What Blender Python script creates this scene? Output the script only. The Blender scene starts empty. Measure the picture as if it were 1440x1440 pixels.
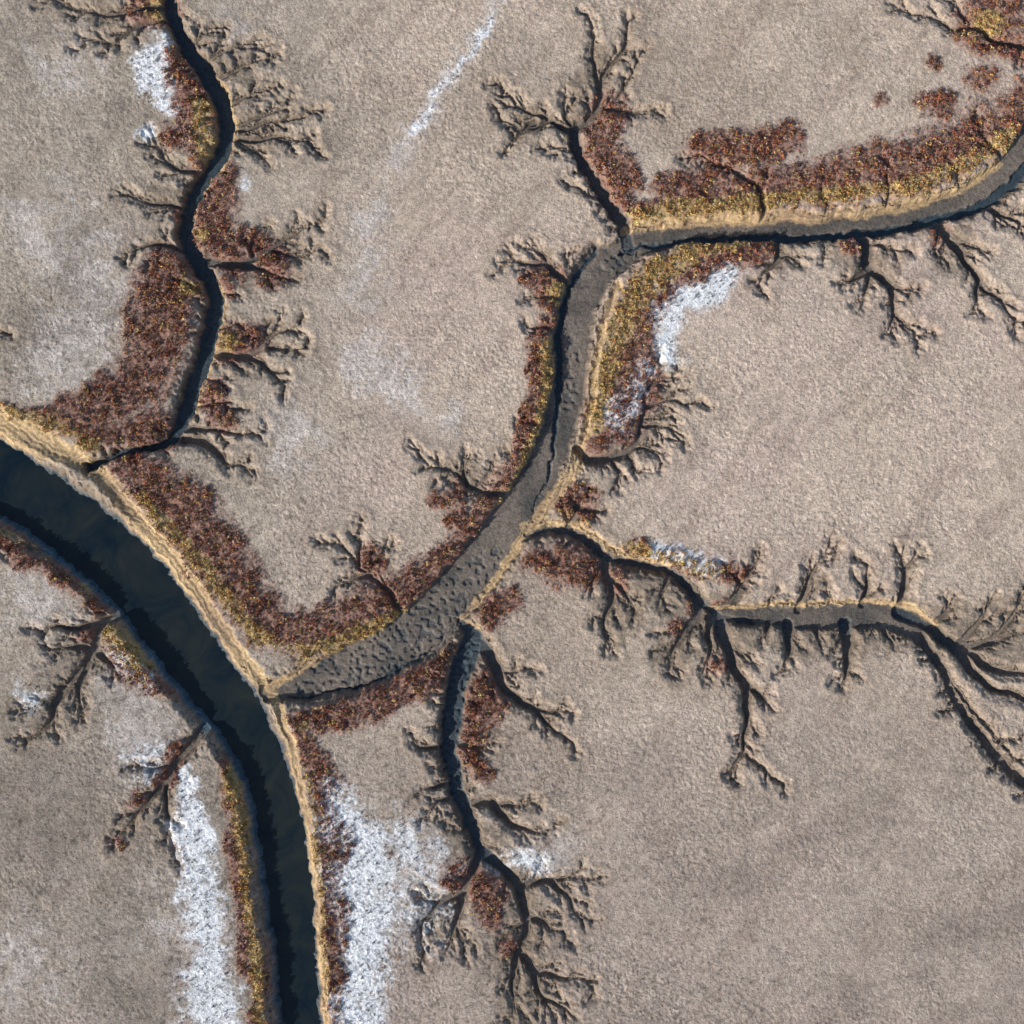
import bpy, math, numpy as np
from mathutils import Vector
rng=np.random.default_rng(11)
S=0.1
def W(x,y): return ((x-720)*S,(720-y)*S)
# ------------------------------------------------------------ noise
TAB=rng.random((256,256)).astype(np.float32)*2-1
def vn(X,Y,scale,seed=0,ang=None):
    a=(seed*0.77+0.4) if ang is None else ang
    c,s=math.cos(a),math.sin(a)
    x=(X*c-Y*s)/scale+seed*13.37; y=(X*s+Y*c)/scale+seed*7.91
    xi=np.floor(x); yi=np.floor(y); fx=(x-xi).astype(np.float32); fy=(y-yi).astype(np.float32)
    xi=xi.astype(np.int64)&255; yi=yi.astype(np.int64)&255
    x1=(xi+1)&255; y1=(yi+1)&255
    fx=fx*fx*(3-2*fx); fy=fy*fy*(3-2*fy)
    return (TAB[xi,yi]*(1-fx)+TAB[x1,yi]*fx)*(1-fy)+(TAB[xi,y1]*(1-fx)+TAB[x1,y1]*fx)*fy
def fbm(X,Y,scale,seed=0,oct=3,g=0.5):
    r=0;a=1;t=0
    for o in range(oct):
        r=r+a*vn(X,Y,scale/2**o,seed+o*3.1); t+=a; a*=g
    return r/t
def sst(a,b,x):
    t=np.clip((x-a)/(b-a),0,1); return t*t*(3-2*t)
# ------------------------------------------------------------ grid
STEP=0.115; R=76
inner=np.arange(-R,R+STEP/2,STEP)
outer=[];x=R;st=STEP
while x<3500:
    st*=1.18; x+=st; outer.append(x)
outer=np.array(outer)
ax=np.concatenate([-outer[::-1],inner,outer])
N=len(ax)
X,Y=np.meshgrid(ax,ax,indexing='xy')
X=X.astype(np.float32);Y=Y.astype(np.float32)
_a=0.40*fbm(X,Y,3.2,1,2);_b=0.40*fbm(X,Y,3.2,11,2)
_c=vn(X,Y,0.8,2);_d=vn(X,Y,0.8,12)
WX=X+_a+0.25*_c+0.13*vn(X,Y,0.38,5)
WY=Y+_b+0.25*_d+0.13*vn(X,Y,0.38,15)
TX=X+_a+0.10*_c;TY=Y+_b+0.10*_d
ZX=WX+1.5*fbm(X,Y,5,101,3,.6); ZY=WY+1.5*fbm(X,Y,5,104,3,.6)
H=np.zeros_like(X); DCH=np.full_like(X,99.0); DBIG=np.full_like(X,99.0)
def rng_idx(x0,x1,y0,y1,m):
    i0,i1=np.searchsorted(ax,[min(x0,x1)-m,max(x0,x1)+m]); j0,j1=np.searchsorted(ax,[min(y0,y1)-m,max(y0,y1)+m])
    return slice(j0,j1),slice(i0,i1)
def segdist(sl,x0,y0,x1,y1,A=None,B=None):
    A=WX if A is None else A;B=WY if B is None else B
    px=A[sl]-x0;py=B[sl]-y0;dx=x1-x0;dy=y1-y0;L=dx*dx+dy*dy+1e-9
    t=np.clip((px*dx+py*dy)/L,0,1)
    return np.hypot(px-t*dx,py-t*dy),t
def carve(x0,y0,w0,x1,y1,w1,D=None,big=False,slope=None):
    wm=max(w0,w1); mg=wm+(5.0 if big else 2.6)+0.8
    sl=rng_idx(x0,x1,y0,y1,mg)
    if H[sl].size==0: return
    d,t=segdist(sl,x0,y0,x1,y1) if big else segdist(sl,x0,y0,x1,y1,TX,TY)
    w=w0+(w1-w0)*t
    dep=1.8*(1-np.exp(-w/0.42)) if D is None else D
    s=(0.22+0.45*np.sqrt(w)) if slope is None else slope
    tt=np.clip((d-(w-s*0.5))/s,0,1)
    cut=dep*(1-tt*tt*(3-2*tt))
    H[sl]=np.minimum(H[sl],-cut)
    sd=d-w
    DCH[sl]=np.minimum(DCH[sl],sd+(0 if big else np.clip(.5-w*1.6,0,.3)))
    if big: DBIG[sl]=np.minimum(DBIG[sl],sd)
def densify(P,amp,n=1):
    P=[tuple(p) for p in P]
    for k in range(n):
        Q=[P[0]]
        for a,b in zip(P[:-1],P[1:]):
            L=math.hypot(b[0]-a[0],b[1]-a[1]); o=rng.normal()*amp*L
            nx,ny=-(b[1]-a[1])/(L+1e-6),(b[0]-a[0])/(L+1e-6)
            Q+= [((a[0]+b[0])/2+nx*o,(a[1]+b[1])/2+ny*o)+tuple((u+v)/2 for u,v in zip(a[2:],b[2:])),b]
        P=Q; amp*=0.8
    return P
def smooth(P,n=2):
    P=[np.array(p,float) for p in P]
    for k in range(n):
        Q=[P[0]]
        for a,b in zip(P[:-1],P[1:]): Q+=[a*.75+b*.25,a*.25+b*.75]
        Q.append(P[-1]); P=Q
    return [tuple(p) for p in P]
def main(P,D=None,slope=None):
    P=smooth(P,2)
    for a,b in zip(P[:-1],P[1:]):
        x0,y0=W(a[0],a[1]);x1,y1=W(b[0],b[1])
        carve(x0,y0,a[2]*S,x1,y1,b[2]*S,D,True,slope)
def creek(P,w0,w1,tw=1.0,lvl=0,dens=1.0):
    P=[(p[0],p[1]) for p in P]
    P=densify(P,0.10,1)
    if lvl<2: P=smooth(P,1)
    L=[0]
    for a,b in zip(P[:-1],P[1:]): L.append(L[-1]+math.hypot(b[0]-a[0],b[1]-a[1]))
    T=L[-1]+1e-6
    wf=lambda l: w0+(w1-w0)*(l/T)**.9
    for i in range(len(P)-1):
        x0,y0=W(*P[i]);x1,y1=W(*P[i+1])
        carve(x0,y0,wf(L[i])*S,x1,y1,wf(L[i+1])*S)
    if lvl>=2 or tw<=0: return
    sp=(15 if lvl==0 else 12)/dens; l=sp*(0.5+rng.random()*0.6); side=1 if rng.random()<.5 else -1
    while l<T:
        i=max(0,min(len(P)-2,int(np.searchsorted(L,l))-1))
        f=(l-L[i])/(L[i+1]-L[i]+1e-6)
        px=P[i][0]+(P[i+1][0]-P[i][0])*f;py=P[i][1]+(P[i+1][1]-P[i][1])*f
        a=math.atan2(P[i+1][1]-P[i][1],P[i+1][0]-P[i][0])
        a+=side*math.radians(rng.uniform(28,58))
        ln=rng.uniform(9,30)*tw*(0.55 if lvl else 1)*(1.15-0.4*l/T)
        pts=[(px,py)];cur=a
        for k in range(3):
            cur-=side*rng.uniform(-0.08,0.28)
            px+=math.cos(cur)*ln/3;py+=math.sin(cur)*ln/3; pts.append((px,py))
        ww=min(5.0,max(2.0,wf(l)*0.68))
        creek(pts,ww,0.2,tw*0.8,lvl+1,dens)
        side=-side if rng.random()<.8 else side
        l+=sp*rng.uniform(0.6,1.5)
# ------------------------------------------------------------ big channels
M=[(-700,300,60),(-250,520,58),(-100,610,56),(0,676,52),(60,714,52),(120,757,55),(180,812,52),(230,880,50),(290,957,46),(345,1027,40),(372,1090,38),(390,1160,39),(403,1250,39),(412,1340,35),(420,1440,34),(430,1600,35),(470,2200,40)]
main(M,2.15,2.7)
Mt=[(-250,510,34),(0,664,32),(60,702,32),(125,744,35),(186,800,31),(240,870,29),(299,947,27),(354,1023,24),(384,1090,23),(403,1160,24),(415,1250,24),(423,1340,22),(430,1440,22),(440,1600,22),(480,2200,26)]
main(Mt,2.6,3.2)
Bc=[(372,975,14),(400,972,20),(440,958,27),(500,937,31),(560,911,34),(610,872,38),(650,826,36),(690,776,34),(725,726,31),(760,666,27),(785,612,24),(799,550,25),(806,490,25),(815,430,25),(833,386,23),(865,357,22),(910,337,17),(960,325,17),(1020,320,17),(1080,321,17),(1150,321,17),(1220,314,17),(1290,300,18),(1350,286,20),(1400,262,25),(1440,222,26),(1500,140,26),(1700,-100,30)]
main(Bc,1.4,0.7)
A=[(200,-140,9),(232,-20,9),(240,20,10),(262,68,12),(290,103,13),(310,140,13),(318,185,12),(303,225,12),(275,265,11),(258,300,11),(257,340,12),(280,375,12),(298,405,12),(298,450,12),(285,500,12),(268,545,12),(255,585,11),(245,610,9),(225,626,7),(190,633,6),(150,643,6),(120,660,8)]
main(A,1.9,0.7)
C=[(886,345,10),(880,320,9),(870,300,9),(850,275,8),(830,245,8),(812,215,8),(806,185,7)]
main(C,1.6,0.5)
Dd=[(730,755,9),(770,744,8),(800,746,9),(830,765,9),(850,785,9),(900,795,8),(940,805,9),(965,822,9),(985,850,10),(1010,866,11),(1060,868,14),(1120,868,15),(1180,870,18),(1240,866,21),(1275,874,18),(1300,902,8),(1330,952,6),(1355,1000,6),(1390,1050,7),(1430,1090,7),(1480,1140,7),(1600,1300,7)]
main(Dd,1.15,0.6)
main([(740,752,5),(770,744,5),(800,746,6),(830,765,6),(850,785,6),(900,795,5),(940,805,6),(965,822,6),(985,850,6),(1010,868,6),(1060,878,4)],1.6,0.5)
E=[(648,875,6),(666,900,16),(655,930,19),(643,960,18),(635,1000,16),(630,1050,15),(635,1090,13),(650,1130,12),(665,1170,10),(676,1205,9)]
main(E,1.7,0.8)
# thalwegs
main([(405,984,4),(470,977,5),(560,948,6),(625,895,4),(680,838,3),(735,755,3),(772,675,5),(783,600,7),(786,520,9),(788,440,8),(805,390,7),(840,352,6)],1.9,1.6)
main([(870,350,4),(960,335,6),(1060,331,7),(1150,333,7),(1230,326,7),(1300,311,8),(1370,294,9),(1430,258,9),(1470,200,9)],1.8,0.8)
# ------------------------------------------------------------ creeks  (mouth -> head)
CR=[
([(806,188),(820,172),(838,152),(842,118),(832,75),(826,15)],6.5,1.2,1.0),
([(842,122),(862,88),(882,55),(880,18)],4.5,.8,1.0),([(842,152),(872,135),(895,95),(915,60)],2.5,.6,.8),
([(806,186),(775,168),(745,157),(715,132),(700,118)],5,.8,1.2),([(770,168),(735,180),(700,168)],4,.7,1.0),([(752,172),(728,190),(712,215)],4,.7,.8),
([(850,150),(890,158),(935,152)],4,.6,.7),([(806,180),(795,160),(792,138)],4,.8,1),([(812,215),(785,208),(770,210)],2.5,.8,.8),
([(848,275),(815,262),(790,255)],2.5,.8,.8),
([(1075,312),(1075,285),(1068,262),(1040,243),(1010,236),(968,216)],5,.8,.8),([(1250,300),(1253,265),(1246,232)],3.5,.8,.6),
([(1350,280),(1345,245),(1330,222)],3.5,.8,.6),([(1410,245),(1400,205),(1372,160)],5,1,.8),([(1395,205),(1365,195)],2.5,.7,.6),([(1160,300),(1162,275),(1155,255)],2.2,.6,.5),
([(1520,70),(1440,62),(1395,55),(1365,38),(1325,26),(1285,20),(1252,5)],7,1.2,1.1),([(1365,38),(1345,5),(1335,-20)],3,1,1),([(1430,62),(1440,90)],3,1,1),
([(240,30),(205,30),(178,45),(160,62),(108,62)],5,.8,1.1),([(235,8),(190,10),(140,22),(95,10),(60,-10)],5,1,1.2),
([(285,88),(318,68),(345,58),(375,62)],3.6,.6,1.3),([(300,112),(340,92),(385,88)],3.6,.6,1.2),([(318,150),(350,130),(388,122)],3.6,.6,1.1),([(262,60),(290,40),(320,35)],3,.6,1.0),
([(322,180),(360,172),(400,170),(440,150)],4,.6,1.2),([(320,192),(355,195),(400,190),(442,200)],5,.6,1.3),([(330,195),(360,215),(378,235)],3,.6,.8),([(322,186),(365,160),(410,138)],3.5,.6,1.1),
([(290,366),(340,372),(382,350),(415,325),(446,314)],8,.8,1.5),([(340,374),(380,385),(402,398)],6,.8,1.2),([(355,365),(362,335),(378,312)],5,.7,1.0),([(385,355),(425,358),(452,352)],4,.7,1.0),
([(300,495),(345,500),(372,480),(405,465),(425,452)],7,.8,1.3),([(345,500),(378,520),(400,545)],5,.8,1.1),([(380,490),(430,486)],3,.6,1),([(308,462),(340,455)],3,.7,1),
([(256,602),(300,602),(335,612),(372,603)],5,.7,1.1),([(256,618),(292,625),(318,655),(352,672)],6,.8,1.1),([(268,570),(310,566),(345,576)],3.6,.7,1),([(285,530),(320,535)],3,.7,1),([(306,410),(330,418)],3,.7,.9),
([(262,292),(225,288),(172,268)],5,.8,1.2),([(275,240),(240,232),(222,205),(210,178)],4,.8,1),([(252,350),(215,342),(170,366)],5,.8,1.1),([(225,345),(205,372)],3,.7,.9),([(290,420),(262,400),(240,392)],3,.8,.8),
([(806,400),(780,385),(748,372),(700,366)],7,.9,1.2),([(775,384),(762,358),(742,342)],5,.8,1.1),([(790,420),(760,415),(735,418)],4,.8,.8),([(785,470),(762,458),(738,455)],4,.8,.8),([(770,600),(745,590),(728,600)],3,.8,.8),([(760,640),(735,632),(712,638)],2.5,.8,.8),([(806,398),(800,370),(806,352)],2.5,.8,.8),
([(724,694),(685,692),(655,680),(630,658),(588,640)],6,.8,1.25),([(657,680),(652,655),(655,632)],4.5,.7,1),([(668,686),(690,665),(692,645)],3,.7,.9),
([(580,880),(552,838),(520,812),(498,782),(468,758)],5.5,.9,1.2),([(520,812),(495,815),(466,832)],4,.7,1),([(508,795),(508,765),(505,748)],3.5,.7,1),([(520,808),(548,770)],3,.7,.9),
([(1095,335),(1098,362),(1070,390),(1068,410)],6,.8,1.0),([(1098,362),(1130,372)],4,.7,.9),
([(1150,330),(1160,355)],3,.7,.8),
([(1210,325),(1220,350),(1224,378),(1255,405),(1262,440),(1298,475)],10,1.1,1.3),([(1224,380),(1200,395),(1172,400)],6,.8,1),([(1222,378),(1218,410),(1212,435)],5.5,.7,1),([(1250,400),(1295,412)],4,.7,.8),([(1218,345),(1255,352),(1285,350)],4,.8,.9),([(1262,438),(1248,470)],3.5,.7,.8),
([(1305,308),(1335,335),(1362,368),(1378,398),(1410,420),(1436,462)],9,1,1.3),([(1378,395),(1378,440)],5,.7,1),([(1335,335),(1375,345),(1392,362)],5,.7,.9),([(1330,335),(1325,368)],3,.7,.9),
([(1385,285),(1420,302),(1450,335)],6,1,1.1),
([(815,632),(842,650),(872,640),(900,615),(908,575),(912,545),(928,508)],8,1.2,1.0),([(905,600),(935,602),(966,612)],4,.6,1.2),([(908,572),(945,560),(972,572)],4,.6,1.2),([(912,545),(945,528),(968,530)],4,.6,1.1),([(890,628),(918,635),(930,652)],4,.6,1.1),([(862,648),(872,682)],3.5,.6,1),([(905,590),(952,585)],2.8,.6,1.0),([(880,640),(900,665)],3,.6,1),
([(800,742),(812,715),(830,695)],7,1,1.1),([(812,715),(850,720)],6,.8,.8),([(800,740),(790,715),(795,700)],4,1,.8),
([(852,788),(862,825),(852,865),(860,915)],8,.8,1.3),([(862,820),(885,845),(895,870)],5,.7,1.1),([(845,790),(825,835)],4,.7,1),
([(985,855),(965,885),(946,915),(940,948)],9,.8,1.3),([(1005,870),(1002,905),(990,948)],7.5,.8,1.2),([(940,810),(925,850)],5,.7,1.1),
([(1015,875),(1030,925),(1052,965),(1050,1020),(1050,1062),(1092,1100)],10,1,1.2),([(1052,965),(1088,1000)],6,.7,1),([(1050,1062),(1032,1102)],3,.6,1),([(1028,915),(1060,925)],4,.7,1),
([(1112,878),(1112,905),(1105,938)],10,1,1.3),([(1192,880),(1195,920),(1188,968)],11,.9,1.3),([(1080,880),(1078,900)],6,.8,1),([(1150,882),(1160,908)],6,.8,1.1),([(1240,880),(1255,905)],6,.8,1),
([(1010,860),(1040,830),(1062,800),(1072,768)],7,.8,1.2),([(1045,825),(1020,800)],5,.7,1),([(1125,858),(1142,812),(1168,775)],7,.8,1.3),([(1218,852),(1222,815),(1220,790)],7,.8,1.2),([(1272,855),(1275,810),(1272,768)],7.5,.9,1.2),([(1275,800),(1302,778)],3,.6,.8),([(1085,858),(1090,835)],5,.8,1.1),([(1170,858),(1172,838)],5,.8,1.1),
([(1270,862),(1315,885),(1350,910),(1392,938),(1460,948)],12,4,.5),([(1340,905),(1365,940),(1400,975),(1460,1000)],9,4,.5),([(1355,912),(1400,900),(1432,862),(1450,830)],7,1,1.2),([(1310,882),(1332,862),(1345,842)],6,.8,1.1),([(1350,908),(1372,880),(1392,840)],6,.8,1.2),([(1300,900),(1340,960),(1375,1010),(1440,1075)],4,2,.7),([(1355,1000),(1325,998)],3,.7,.9),([(1400,1060),(1440,1040)],3,1,.6),([(1395,905),(1440,890)],5,1,.8),
([(676,1203),(660,1235),(652,1262),(640,1300),(655,1345)],10,1,1.3),([(652,1262),(618,1272),(592,1300),(600,1350)],7,.8,1.3),([(640,1300),(625,1340)],4,.7,1),([(618,1272),(588,1265)],4,.7,1),
([(678,1203),(712,1232),(735,1262),(740,1300),(728,1342)],11,8,1.1),([(728,1340),(752,1368),(765,1410),(790,1450)],7,1.2,1.4),([(728,1342),(718,1385),(715,1440)],6.5,1,1.3),([(745,1365),(790,1378),(832,1388)],5,.7,1.2),([(735,1250),(772,1240),(802,1262),(822,1295)],7,.8,1.3),([(772,1240),(835,1238)],4,.7,1),([(740,1290),(775,1310),(800,1318)],5,.7,1.1),([(765,1410),(812,1432)],4,.7,1),([(735,1300),(705,1320)],4,.7,1),
([(672,905),(700,945),(718,982),(752,1000),(778,1030),(815,1058)],10,.8,1.1),([(700,945),(740,940)],4,.7,1),([(750,1000),(800,1000)],4,.7,.9),
([(632,1055),(605,1055),(578,1044)],7,.9,1),([(638,1105),(612,1110),(588,1112)],7,.9,1),([(642,1118),(620,1128),(602,1152)],6,.8,1),([(640,1045),(665,1055),(695,1060)],6.5,.9,1),
([(655,1138),(690,1130),(722,1135),(760,1125)],6.5,.8,1.1),([(695,1132),(718,1165),(745,1172),(785,1162)],6.5,.8,1.1),([(648,985),(675,985)],4,.9,1),([(662,1170),(640,1168)],4,.8,1),([(640,960),(610,955)],3,.8,.8),
([(165,855),(140,876),(130,905),(118,935),(92,968),(62,985),(28,1005)],9,1,1.2),([(120,932),(108,968),(118,1012)],7,.8,1.2),([(138,880),(100,885),(58,890)],8,.9,1.1),([(90,970),(72,1015),(30,1042)],7,.8,1.2),([(125,915),(95,912),(65,915)],5,.8,1),([(130,915),(155,935),(170,955)],5,.8,1),
([(286,1024),(262,1055),(238,1082),(232,1120),(238,1175),(246,1212)],8,.8,.9),([(245,1080),(212,1085),(188,1086)],5,.8,1),([(240,1095),(200,1135),(158,1182)],5,.8,.9),([(262,1055),(250,1042)],3,.8,1),
([(165,862),(150,835),(128,830)],6,1,1),([(60,780),(30,765),(5,770)],6,1,1),
([(15,470),(-30,475)],2,.8,1)]
for P,w0,w1,tw in CR: creek(P,w0*.98,w1*.5,tw)
def fringe(P,n,ln):
    P=smooth(P,1)
    P=[p for p in P if -40<p[0]<1480 and -40<p[1]<1480]
    for k in range(n):
        i=rng.integers(0,len(P)-1);f=rng.random();a=P[i];b=P[i+1]
        x=a[0]+(b[0]-a[0])*f;y=a[1]+(b[1]-a[1])*f;w=a[2]+(b[2]-a[2])*f
        an=math.atan2(b[1]-a[1],b[0]-a[0])+(math.pi/2)*(1 if rng.random()<.5 else -1)
        x+=math.cos(an)*w*.8;y+=math.sin(an)*w*.8;an+=rng.uniform(-.4,.4);l=rng.uniform(.5,1.3)*ln
        creek([(x,y),(x+math.cos(an)*l*.5,y+math.sin(an)*l*.5),(x+math.cos(an+.3)*l,y+math.sin(an+.3)*l)],3.2,.3,.6,1)
fringe(A,55,16);fringe(E,50,16);fringe(Dd,46,14);fringe(C,14,13);fringe(Bc[8:],30,11)
# ------------------------------------------------------------ soft zones
def zone(polys,A=None,B=None):
    F=np.zeros_like(X)
    for P in polys:
        if len(P)==1: P=[P[0],(P[0][0]+1,P[0][1]+1,P[0][2])]
        if len(P)>2: P=smooth(P,1)
        for a,b in zip(P[:-1],P[1:]):
            x0,y0=W(a[0],a[1]);x1,y1=W(b[0],b[1]);mw=max(a[2],b[2])*S*1.5
            sl=rng_idx(x0,x1,y0,y1,mw+2.5)
            if F[sl].size==0: continue
            d,t=segdist(sl,x0,y0,x1,y1,A,B);w=(a[2]+(b[2]-a[2])*t)*S
            F[sl]=np.maximum(F[sl],np.clip(1-d/(w*1.5),0,1))
    return F
sandz=zone([[(-300,450,26),(-100,545,26),(0,598,24),(60,622,22),(115,648,14),(145,672,12),(190,725,15),(240,790,15),(290,855,14),(335,920,12),(370,965,11),(388,990,6)],
 [(393,1000,8),(412,1060,9),(425,1130,8),(438,1230,7),(448,1330,6),(458,1440,6),(470,1600,7)],
 [(650,872,5),(695,815,6),(740,748,7),(775,705,10),(815,645,10),(826,600,5),(838,520,5),(848,450,6),(868,400,6)],
 [(880,322,5),(930,312,7),(1000,307,8),(1080,304,8),(1180,301,8),(1280,287,8),(1360,262,7),(1410,225,6)],
 [(252,40,4),(282,82,4),(318,125,4),(332,180,4),(318,225,4),(288,262,4),(270,300,4),(268,335,3)],
 [(312,400,3),(313,450,3),(300,500,3),(284,545,3),(272,580,3)],
 [(735,742,6),(775,736,5),(805,735,4),(835,752,4),(860,775,4),(940,795,3)],[(1000,858,3),(1080,850,4),(1180,848,4),(1270,846,5),(1320,880,4)],
 [(645,872,4),(672,885,4)],[(375,970,8),(440,928,6)],[(0,745,3),(60,785,3)]])
sand=sst(0.18,0.55,sandz)
slopecut=np.where(sandz>0,sst(0.15,0.9,sandz)*0.6,0)
H=np.minimum(H,-slopecut)
V=[
 [(225,5,30),(200,20,20)],[(240,85,18),(268,135,26),(282,200,26),(285,235,14)],[(300,250,22),(300,300,30),(298,345,28),(320,370,20)],
 [(235,385,34),(228,450,44),(205,520,40),(150,570,34),(60,590,16),(0,572,12),(-80,540,12)],[(130,610,22),(225,605,24)],[(265,405,18)],
 [(315,480,26),(345,480,24)],[(312,400,12)],[(300,555,22),(320,585,16)],[(250,300,10)],[(380,370,24),(350,340,16)],[(240,195,14)],
 [(175,655,16),(230,690,40),(285,760,44),(330,830,38),(385,890,30),(450,895,30),(540,862,38),(610,812,30),(665,752,28),(705,702,26),(742,640,18),(762,560,18),(768,480,20),(775,440,12)],[(640,725,20)],
 [(780,410,20),(745,385,16)],[(520,790,20)],
 [(842,625,16),(862,560,34),(880,490,36),(895,420,30),(950,375,30),(1030,345,26),(1075,350,18)],[(880,590,30),(905,540,24)],
 [(900,305,14),(960,292,18),(1080,270,30),(1180,252,32),(1290,236,34),(1380,195,34),(1440,150,28),(1500,100,30)],
 [(985,205,22),(1045,215,26),(1115,188,20)],[(1020,250,24),(940,260,16)],[(830,185,18),(845,215,24),(880,248,26),(880,280,14)],[(860,160,22)],
 [(745,790,18),(790,785,32),(830,800,22)],[(890,775,14),(960,785,16),(1040,808,14)],[(812,710,26)],[(690,858,20),(720,840,14)],
 [(430,1015,14),(510,1000,20),(590,965,20),(640,925,14)],[(432,1040,14),(462,1130,22),(470,1260,20),(470,1440,18),(480,1600,18)],
 [(690,1000,20),(680,950,20),(660,1060,16)],[(650,1230,24),(690,1250,22),(690,1290,16)],[(672,1090,16)],[(720,1330,14)],
 [(320,1070,10),(335,1140,14),(345,1240,14),(355,1350,13),(365,1460,13)],[(0,742,12),(45,775,18),(110,815,16),(140,860,16)],[(165,900,24),(200,935,30),(235,965,14)],[(255,1050,14),(230,1090,14)],[(118,900,14)],
 [(1400,20,34),(1370,40,26),(1440,75,18)],[(1312,90,13)],[(1300,150,15),(1330,150,15)],[(1382,112,18)],[(1240,145,10)],
 [(1080,350,14)],[(1200,340,14)],[(1320,335,14)],[(870,815,16)],[(1010,850,12)],[(975,850,14)],[(165,1185,10)],[(190,1120,12)],[(1015,935,12)],[(35,785,16)],[(640,690,14),(600,700,8)],[(950,880,10)]]
vz=zone(V,ZX,ZY)
vno=fbm(X,Y,2.4,21,5,.8)
veg=sst(0.04,0.64,vz+0.50*vno)*sst(0.02,.14,vz)
YEL=[[(0,575,10),(90,610,12),(130,625,12)],[(200,700,8),(260,765,10),(310,830,12),(365,900,14),(420,922,14),(500,895,10),(570,860,9)],[(700,720,8),(745,650,9),(768,570,10),(772,480,10)],
 [(835,600,12),(850,500,22),(870,430,30),(905,390,26),(970,350,18),(1040,330,14)],[(890,308,14),(960,298,16),(1080,284,12),(1180,275,12),(1290,262,14),(1370,232,15),(1420,190,14)],
 [(285,150,14),(290,215,12)],[(265,405,16)],[(285,330,10)],[(325,1090,12),(345,1200,10),(357,1330,9),(368,1460,9)],[(430,1090,8),(445,1200,8),(455,1400,8)],[(160,885,26),(205,925,22)],[(785,412,16)],
 [(790,728,10),(840,750,10),(920,778,10),(1000,802,12)],[(1390,30,20)],[(225,5,20)],[(320,480,12)],[(430,1020,8)],[(120,820,12)]]
yz=sst(0.05,0.6,zone(YEL)+0.3*vno)
SALT=[[(208,75,26),(218,120,30),(226,145,20)],[(262,1090,14),(272,1180,28),(288,1300,36),(290,1400,40),(295,1560,42)],[(455,1100,18),(492,1160,38),(510,1240,50),(515,1330,46),(500,1440,40)],
 [(935,430,24),(985,408,17),(1032,378,20)],[(945,450,24),(940,500,20)],[(875,585,22),(905,520,16)],[(930,775,14),(1000,790,16)],[(950,430,20)]]
SALT2=[[(560,1180,50),(610,1220,50),(580,1300,50)],[(700,1215,20),(760,1225,24)],[(600,165,12),(585,180,10)],[(680,55,7),(705,10,10)],[(565,540,8)],[(35,980,26)],[(165,925,20),(205,950,20)],[(200,1060,40)],[(600,165,6),(640,100,6),(680,55,6)],[(205,190,14)],[(340,260,10)]]
sz=np.maximum(zone(SALT,ZX,ZY),.55*zone(SALT2,ZX,ZY))
sno=fbm(X,Y,3.0,41,6,.9)
salt=sst(0.2,1.0,sz*1.3+1.1*sno)*sst(.0,.25,sz)
FA=[[(720,-20,14),(600,160,24),(540,260,30),(500,400,50)],[(520,520,70),(600,580,50)],[(60,330,90),(150,420,80),(60,520,60)],[(90,90,60)],[(210,1020,60),(120,900,70)],[(640,1150,60),(580,1280,80)],[(170,1050,50)],[(500,1200,100)],[(270,1300,90)],[(780,1200,50)],[(420,600,70)],[(30,1350,80)],[(960,420,50)],[(40,850,60)],[(330,60,60)]]
fa=zone(FA,ZX,ZY)
MUDZ=[[(850,800,30),(930,830,36),(985,870,46),(1030,900,42)],[(870,860,34)],[(950,910,32)],[(1060,890,22),(1150,900,30),(1240,890,26)],[(1300,880,34),(1390,900,46),(1450,880,50)],[(640,930,34),(680,1000,34),(650,1060,30)],[(650,1160,30),(690,1230,44),(740,1330,44),(730,1420,34)],[(1190,350,26),(1240,380,28)],[(1340,350,34)],[(1100,360,24)],[(350,370,34),(400,360,30)],[(350,495,32)],[(360,190,34)],[(330,90,34)],[(820,170,34),(840,90,24)],[(745,170,26)],[(100,930,40)],[(240,1090,28)],[(900,620,30),(930,560,20)],[(760,390,28)],[(520,800,30)],[(650,670,30)],[(1050,980,22)],[(230,280,24)],[(610,1290,30)],[(1150,820,18)],[(150,30,30)]]
mud=sst(.15,.55,zone(MUDZ,ZX,ZY)+.45*fbm(X,Y,1.8,44,5,.75))
# ------------------------------------------------------------ heights detail
flat=sst(-0.1,0.5,DCH)
micro=0.024*vn(X,Y,0.44,51)+0.042*vn(X,Y,0.26,52)
inn=(np.abs(X)<R+3)&(np.abs(Y)<R+3)
micro=np.where(inn,micro,0)
big=0.20*fbm(X,Y,12,61,5)
mic_amp=(0.4+0.6*flat)*(1-0.6*sand)*(0.85+0.9*fbm(X,Y,9,62,4))*(1-.3*mud)
H=H+micro*mic_amp+big*flat
pz=zone([[(430,965,24),(520,930,34),(600,885,36),(650,830,30),(690,790,20)],[(655,920,18),(635,1000,17),(630,1060,16),(640,1110,14)],[(870,360,26)],[(800,560,12),(803,480,12)]])
pits=sst(0.0,0.6,vn(X,Y,0.5,71)+.4*vn(X,Y,.9,78))*0.17*sst(.1,.4,pz)*(DBIG<-0.3)*(H>-1.85)
H-=pits
H+=0.07*(DBIG<-0.4)*(H>-1.7)*fbm(X,Y,1.6,79,4,.6)
H+=veg*flat*(0.08+0.10*vn(X,Y,0.8,73)+0.08*vn(X,Y,0.35,74))
H-=0.34*sst(1.2,-.1,DCH+.9*fbm(X,Y,1.1,75,3,.7))*(H>-0.4)*(1-.5*veg)
H+=0.07*np.exp(-((DCH-1.3)/.45)**2)*(DCH<3)
H-=0.14*mud*flat
H+=sand*0.035*np.sin(DBIG*8.0+1.5*vn(X,Y,5,76))*np.where(DBIG<6,1,0)
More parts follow.
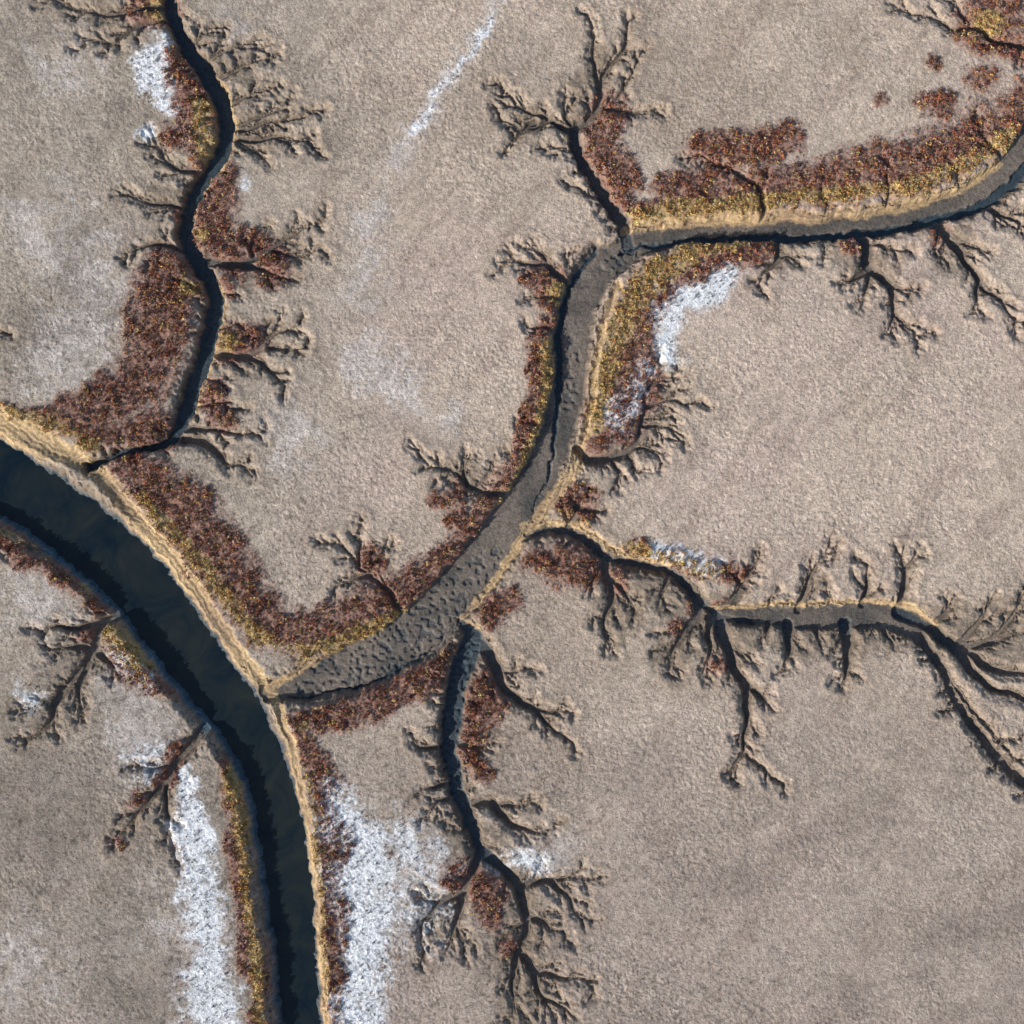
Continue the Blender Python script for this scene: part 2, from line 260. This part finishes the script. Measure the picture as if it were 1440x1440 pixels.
# ------------------------------------------------------------ colour
def c3(r,g,b): return np.array([r,g,b],np.float32)
def mix(a,b,m): return a*(1-m[...,None])+b*m[...,None]
one=np.ones(X.shape+(3,),np.float32)
lo=fbm(X,Y,26,81,5,.6); mid=fbm(X,Y,6,82,4,.6); fi=fbm(X,Y,0.7,83,3,.7)
ca,sa=math.cos(math.radians(52)),math.sin(math.radians(52))
U=(X*ca+Y*sa)/9;Vv=(-X*sa+Y*ca)/1.8
streak=fbm(U,Vv,1.0,85,4,.65)
ca,sa=math.cos(math.radians(12)),math.sin(math.radians(12))
streak2=fbm((X*ca+Y*sa)/20,(-X*sa+Y*ca)/9,1.0,95,5,.65)
col=one*c3(.545,.44,.35)
col=mix(col,c3(.36,.285,.225),sst(-.15,0.5,lo+.5*mid)*.7)
col=mix(col,c3(.53,.405,.345),sst(0.0,.6,-lo+.3*streak)*.6)
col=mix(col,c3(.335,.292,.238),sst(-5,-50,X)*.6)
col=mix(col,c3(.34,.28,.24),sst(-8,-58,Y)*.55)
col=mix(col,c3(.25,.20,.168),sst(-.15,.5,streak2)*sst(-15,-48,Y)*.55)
pale=sst(-.05,.5,fa*.8-.35+.85*fbm(X,Y,3.5,88,6,.9)+.35*streak)*sst(0.0,.3,fa)
col=mix(col,c3(.62,.56,.52),pale*.7)
col=mix(col,c3(.31,.238,.18),sst(.0,.5,streak)*.35)
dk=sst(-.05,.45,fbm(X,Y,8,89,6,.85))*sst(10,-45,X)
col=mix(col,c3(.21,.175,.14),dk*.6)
near=np.exp(-np.clip(DCH+.5*vno,0,9)/1.2)
col=mix(col,c3(.24,.175,.118),near*.7)
col=mix(col,c3(.21,.163,.12),mud*.65)
col=mix(col,c3(.13,.10,.08),sst(.35,-.1,DCH)*.6)
stain=sst(-.2,.45,vz+.42*vno)*sst(0,.1,vz)
col=mix(col,c3(.30,.20,.165),stain*.65)
vegc=mix(one*c3(.24,.115,.08),one*c3(.44,.31,.12),np.clip(yz,0,1))
col=mix(col,vegc,veg*.65)
salt2=salt*(1-.35*veg)
col=mix(col,c3(.78,.80,.82),salt2*.95)
floor=sst(0.1,-0.35,DCH)*sst(-.35,-.8,H)
mudc=mix(one*c3(.20,.165,.135),one*c3(.085,.078,.07),sst(-.3,.45,mid+.4*fi))
col=mix(col,mudc,floor)
wet_shade=sst(-1.4,-1.75,H)
col=mix(col,c3(.045,.066,.082),wet_shade)  # deep damp bed, with bluish channel shadow painted into its colour
shelf_shade=zone([[(-100,628,26),(0,702,32),(60,744,33),(130,804,34),(195,860,33),(245,934,28),(285,1000,24),(325,1056,18),(348,1150,16),(362,1280,14),(378,1440,13)]])
shelf_shade=sst(.02,.6,shelf_shade+.2*mid)*sst(0.1,-.3,DCH)
skylit_c=mix(one*c3(.14,.21,.27),one*c3(.04,.08,.11),sst(-.9,-1.8,H+.15*mid))  # mud under the left bank: blue skylight in shade put into the colour
col=mix(col,skylit_c,shelf_shade*.92)
sandc=mix(one*c3(.53,.375,.20),one*c3(.34,.235,.14),sst(-.2,.5,mid+.6*fi))
sandc=sandc*(1+.18*np.sin(DBIG*9+2*vn(X,Y,6,77)))[...,None]
col=mix(col,sandc,sand*sst(-1.9,-1.4,H)*.9)
col*= (1+.28*fi+.20*vn(X,Y,.3,86)+.10*mid)[...,None]
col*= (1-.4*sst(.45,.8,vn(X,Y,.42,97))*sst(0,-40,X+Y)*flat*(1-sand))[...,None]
col=np.clip(col,0.01,.9)
# ------------------------------------------------------------ terrain mesh
def make_mesh(name,verts,faces,nv):
    me=bpy.data.meshes.new(name)
    me.vertices.add(len(verts));me.vertices.foreach_set('co',verts.astype(np.float32).ravel())
    me.loops.add(faces.size);me.loops.foreach_set('vertex_index',faces.astype(np.int32).ravel())
    me.polygons.add(len(faces));me.polygons.foreach_set('loop_start',(np.arange(len(faces))*nv).astype(np.int32))
    me.update(calc_edges=True);return me
verts=np.stack([X,Y,H],-1).reshape(-1,3)
idx=np.arange(N*N).reshape(N,N)
faces=np.stack([idx[:-1,:-1],idx[:-1,1:],idx[1:,1:],idx[1:,:-1]],-1).reshape(-1,4)
me=make_mesh('ground',verts,faces,4)
me.polygons.foreach_set('use_smooth',np.ones(len(faces),bool))
def addcol(me,name,c):
    a=me.color_attributes.new(name,'FLOAT_COLOR','POINT')
    c4=np.ones((len(me.vertices),4),np.float32);c4[:,:3]=c.reshape(-1,3);a.data.foreach_set('color',c4.ravel())
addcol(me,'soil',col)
a=me.attributes.new('wet_shade','FLOAT','POINT');a.data.foreach_set('value',np.clip(wet_shade+.4*floor,0,1).astype(np.float32).ravel())
ground=bpy.data.objects.new('ground',me);bpy.context.collection.objects.link(ground)
def newmat(n):
    m=bpy.data.materials.new(n);m.use_nodes=True;nt=m.node_tree;return m,nt,nt.nodes['Principled BSDF']
m,nt,b=newmat('salt_marsh_soil')
at=nt.nodes.new('ShaderNodeAttribute');at.attribute_name='soil'
aw=nt.nodes.new('ShaderNodeAttribute');aw.attribute_name='wet_shade'
tc=nt.nodes.new('ShaderNodeTexCoord')
n1=nt.nodes.new('ShaderNodeTexNoise');n1.inputs['Scale'].default_value=4.6;n1.inputs['Detail'].default_value=2;n1.inputs['Roughness'].default_value=.7
nt.links.new(tc.outputs['Object'],n1.inputs['Vector'])
mr=nt.nodes.new('ShaderNodeMapRange');mr.inputs['From Min'].default_value=.3;mr.inputs['From Max'].default_value=.7;mr.inputs['To Min'].default_value=.68;mr.inputs['To Max'].default_value=1.32
nt.links.new(n1.outputs['Fac'],mr.inputs['Value'])
mx=nt.nodes.new('ShaderNodeVectorMath');mx.operation='SCALE'
nt.links.new(at.outputs['Color'],mx.inputs[0]);nt.links.new(mr.outputs[0],mx.inputs['Scale']);nt.links.new(mx.outputs[0],b.inputs['Base Color'])
rr=nt.nodes.new('ShaderNodeMapRange');rr.inputs['To Min'].default_value=.9;rr.inputs['To Max'].default_value=.5
nt.links.new(aw.outputs['Fac'],rr.inputs['Value']);nt.links.new(rr.outputs[0],b.inputs['Roughness'])
b.inputs['Specular IOR Level'].default_value=.22
bp=nt.nodes.new('ShaderNodeBump');bp.inputs['Strength'].default_value=1;bp.inputs['Distance'].default_value=.11
nt.links.new(n1.outputs['Fac'],bp.inputs['Height']);nt.links.new(bp.outputs[0],b.inputs['Normal'])
me.materials.append(m)
# ------------------------------------------------------------ water
V2=[];F2=[]
pm=smooth(M,1)
for i,p in enumerate(pm):
    q=pm[min(i+1,len(pm)-1)];r=pm[max(i-1,0)]
    x,y=W(p[0],p[1]);tx,ty=(q[0]-r[0]),-(q[1]-r[1]);L=math.hypot(tx,ty);nx,ny=-ty/L,tx/L;w=p[2]*S+1.2
    V2+=[(x+nx*w,y+ny*w,-1.9),(x-nx*w,y-ny*w,-1.9)]
    if i: k=2*i;F2.append((k-2,k-1,k+1,k))
wm=bpy.data.meshes.new('water');wm.from_pydata(V2,[],F2);wo=bpy.data.objects.new('water',wm);bpy.context.collection.objects.link(wo)
m,nt,b=newmat('river_water')
tc=nt.nodes.new('ShaderNodeTexCoord');n1=nt.nodes.new('ShaderNodeTexNoise');n1.inputs['Scale'].default_value=.16;n1.inputs['Detail'].default_value=9;n1.inputs['Roughness'].default_value=.68;n1.inputs['Distortion'].default_value=.8
nt.links.new(tc.outputs['Object'],n1.inputs['Vector'])
cr=nt.nodes.new('ShaderNodeValToRGB');cr.color_ramp.elements[0].position=.38;cr.color_ramp.elements[0].color=(.005,.013,.021,1);cr.color_ramp.elements[1].position=.68;cr.color_ramp.elements[1].color=(.024,.030,.027,1)
nt.links.new(n1.outputs['Fac'],cr.inputs[0]);nt.links.new(cr.outputs[0],b.inputs['Base Color'])
b.inputs['Roughness'].default_value=.1;b.inputs['IOR'].default_value=1.33
n2=nt.nodes.new('ShaderNodeTexNoise');n2.inputs['Scale'].default_value=3;n2.inputs['Detail'].default_value=3
nt.links.new(tc.outputs['Object'],n2.inputs['Vector'])
bp=nt.nodes.new('ShaderNodeBump');bp.inputs['Strength'].default_value=.15;bp.inputs['Distance'].default_value=.05
nt.links.new(n2.outputs['Fac'],bp.inputs['Height']);nt.links.new(bp.outputs[0],b.inputs['Normal'])
wm.materials.append(m)
# ------------------------------------------------------------ shrubs
def look(A,x,y):
    i=np.clip(np.searchsorted(ax,x),0,N-1);j=np.clip(np.searchsorted(ax,y),0,N-1);return A[j,i]
K=280000
tx=rng.uniform(-76,76,K);ty=rng.uniform(-76,76,K)
vv=look(veg,tx,ty);sv=look(salt,tx,ty);szv=look(sz,tx,ty);dd=look(DCH,tx,ty);yy=look(yz,tx,ty);ss=look(sand,tx,ty);hh=look(H,tx,ty)
cl=look(fbm(X,Y,1.3,91,3,.6),tx,ty)
stn=look(stain,tx,ty)
p=np.clip(vv*(.58+1.0*cl)+.18*yy*vv,0,1)*(1-.6*sv)+.12*sst(.1,.5,szv)+.12*stn
p=p*(dd>-.05)*(1-.8*ss)*(hh>-.7)
keep=rng.random(K)<p
tx,ty,yy,hh,sv,vv,cl=tx[keep],ty[keep],yy[keep],hh[keep],sv[keep],vv[keep],cl[keep]
n=len(tx);print('tufts',n)
pal=np.array([(.29,.10,.06),(.17,.072,.06),(.40,.17,.065),(.36,.23,.19),(.10,.072,.05),(.54,.37,.13),(.62,.45,.18),(.36,.22,.08)])
isy=rng.random(n)<np.clip(yy*.8+.10,0,1)
ci=np.where(isy,rng.choice([5,6,7,2],n,p=[.42,.23,.22,.13]),rng.choice([0,1,2,3,4],n,p=[.31,.20,.15,.23,.11]))
tc_=pal[ci]*rng.uniform(.7,1.3,(n,1))
dk_=(sv>.25)&(vv<.4);tc_[dk_]=(.12,.09,.075)
size=rng.uniform(.15,.36,n)*(1+.3*cl)*np.where(vv<.35,.62,1)
NB=11
az=rng.uniform(0,2*np.pi,(n,NB));rad=np.sqrt(rng.random((n,NB)))*size[:,None]*.8
hz=size[:,None]*rng.uniform(.25,1.2,(n,NB))*(1-.5*(rad/size[:,None])**2)
ctr=np.stack([tx[:,None]+rad*np.cos(az),ty[:,None]+rad*np.sin(az),hh[:,None]+hz],-1)
e1=rng.normal(size=(n,NB,3));e1/=np.linalg.norm(e1,axis=-1,keepdims=True)
e2=rng.normal(size=(n,NB,3));e2-= (e1*e2).sum(-1,keepdims=True)*e1;e2/=np.linalg.norm(e2,axis=-1,keepdims=True)
ls=(size[:,None]*rng.uniform(.3,.6,(n,NB)))[...,None]
tri=np.stack([ctr+e1*ls,ctr-e1*ls*.5+e2*ls*.55,ctr-e1*ls*.5-e2*ls*.55],2)
tri[...,2]=np.maximum(tri[...,2],hh[:,None,None]-.05)
tc3=np.repeat(tc_[:,None,:]*1.0,NB,1)*rng.uniform(.65,1.35,(n,NB,1))
tc3=np.repeat(tc3[:,:,None,:],3,2)
tv=tri.reshape(-1,3);tf=np.arange(len(tv)).reshape(-1,3)
sm=make_mesh('marsh_shrubs',tv,tf,3);addcol(sm,'leaf',np.clip(tc3.reshape(-1,3),0.01,.8))
so=bpy.data.objects.new('marsh_shrubs',sm);bpy.context.collection.objects.link(so)
m,nt,b=newmat('shrub_foliage')
at=nt.nodes.new('ShaderNodeAttribute');at.attribute_name='leaf'
tc=nt.nodes.new('ShaderNodeTexCoord');n1=nt.nodes.new('ShaderNodeTexNoise');n1.inputs['Scale'].default_value=.8;n1.inputs['Detail'].default_value=4
nt.links.new(tc.outputs['Object'],n1.inputs['Vector'])
mr=nt.nodes.new('ShaderNodeMapRange');mr.inputs['From Min'].default_value=.3;mr.inputs['From Max'].default_value=.7;mr.inputs['To Min'].default_value=.7;mr.inputs['To Max'].default_value=1.35
nt.links.new(n1.outputs['Fac'],mr.inputs['Value'])
mx=nt.nodes.new('ShaderNodeVectorMath');mx.operation='SCALE'
nt.links.new(at.outputs['Color'],mx.inputs[0]);nt.links.new(mr.outputs[0],mx.inputs['Scale']);nt.links.new(mx.outputs[0],b.inputs['Base Color'])
b.inputs['Roughness'].default_value=.8;b.inputs['Specular IOR Level'].default_value=.2
sm.materials.append(m)
# ------------------------------------------------------------ light
el=math.radians(26);sx,sy=-0.80,-0.60
d=Vector((-sx*math.cos(el),-sy*math.cos(el),-math.sin(el)))
sl_=bpy.data.lights.new('sun','SUN');sl_.energy=5;sl_.angle=math.radians(.5);sl_.color=(1,.95,.88)
s=bpy.data.objects.new('sun',sl_);s.rotation_euler=d.to_track_quat('-Z','Y').to_euler();s.location=(-60,-50,60);bpy.context.collection.objects.link(s)
w=bpy.data.worlds.new('World');bpy.context.scene.world=w;w.use_nodes=True
nt=w.node_tree;bg=nt.nodes['Background'];sk=nt.nodes.new('ShaderNodeTexSky');sk.sky_type='NISHITA';sk.sun_disc=False
sk.sun_elevation=el;sk.sun_rotation=math.atan2(sx,sy)%(2*math.pi)
nt.links.new(sk.outputs[0],bg.inputs[0]);bg.inputs[1].default_value=.125
# ------------------------------------------------------------ camera
cd=bpy.data.cameras.new('camera');cam=bpy.data.objects.new('camera',cd);bpy.context.collection.objects.link(cam)
cam.location=(0,0,150);cam.rotation_euler=(0,0,0);cd.lens=37.5;cd.sensor_width=36;cd.clip_end=10000
sc=bpy.context.scene;sc.camera=cam
sc.view_settings.view_transform='Standard';sc.view_settings.look='None';sc.view_settings.exposure=0
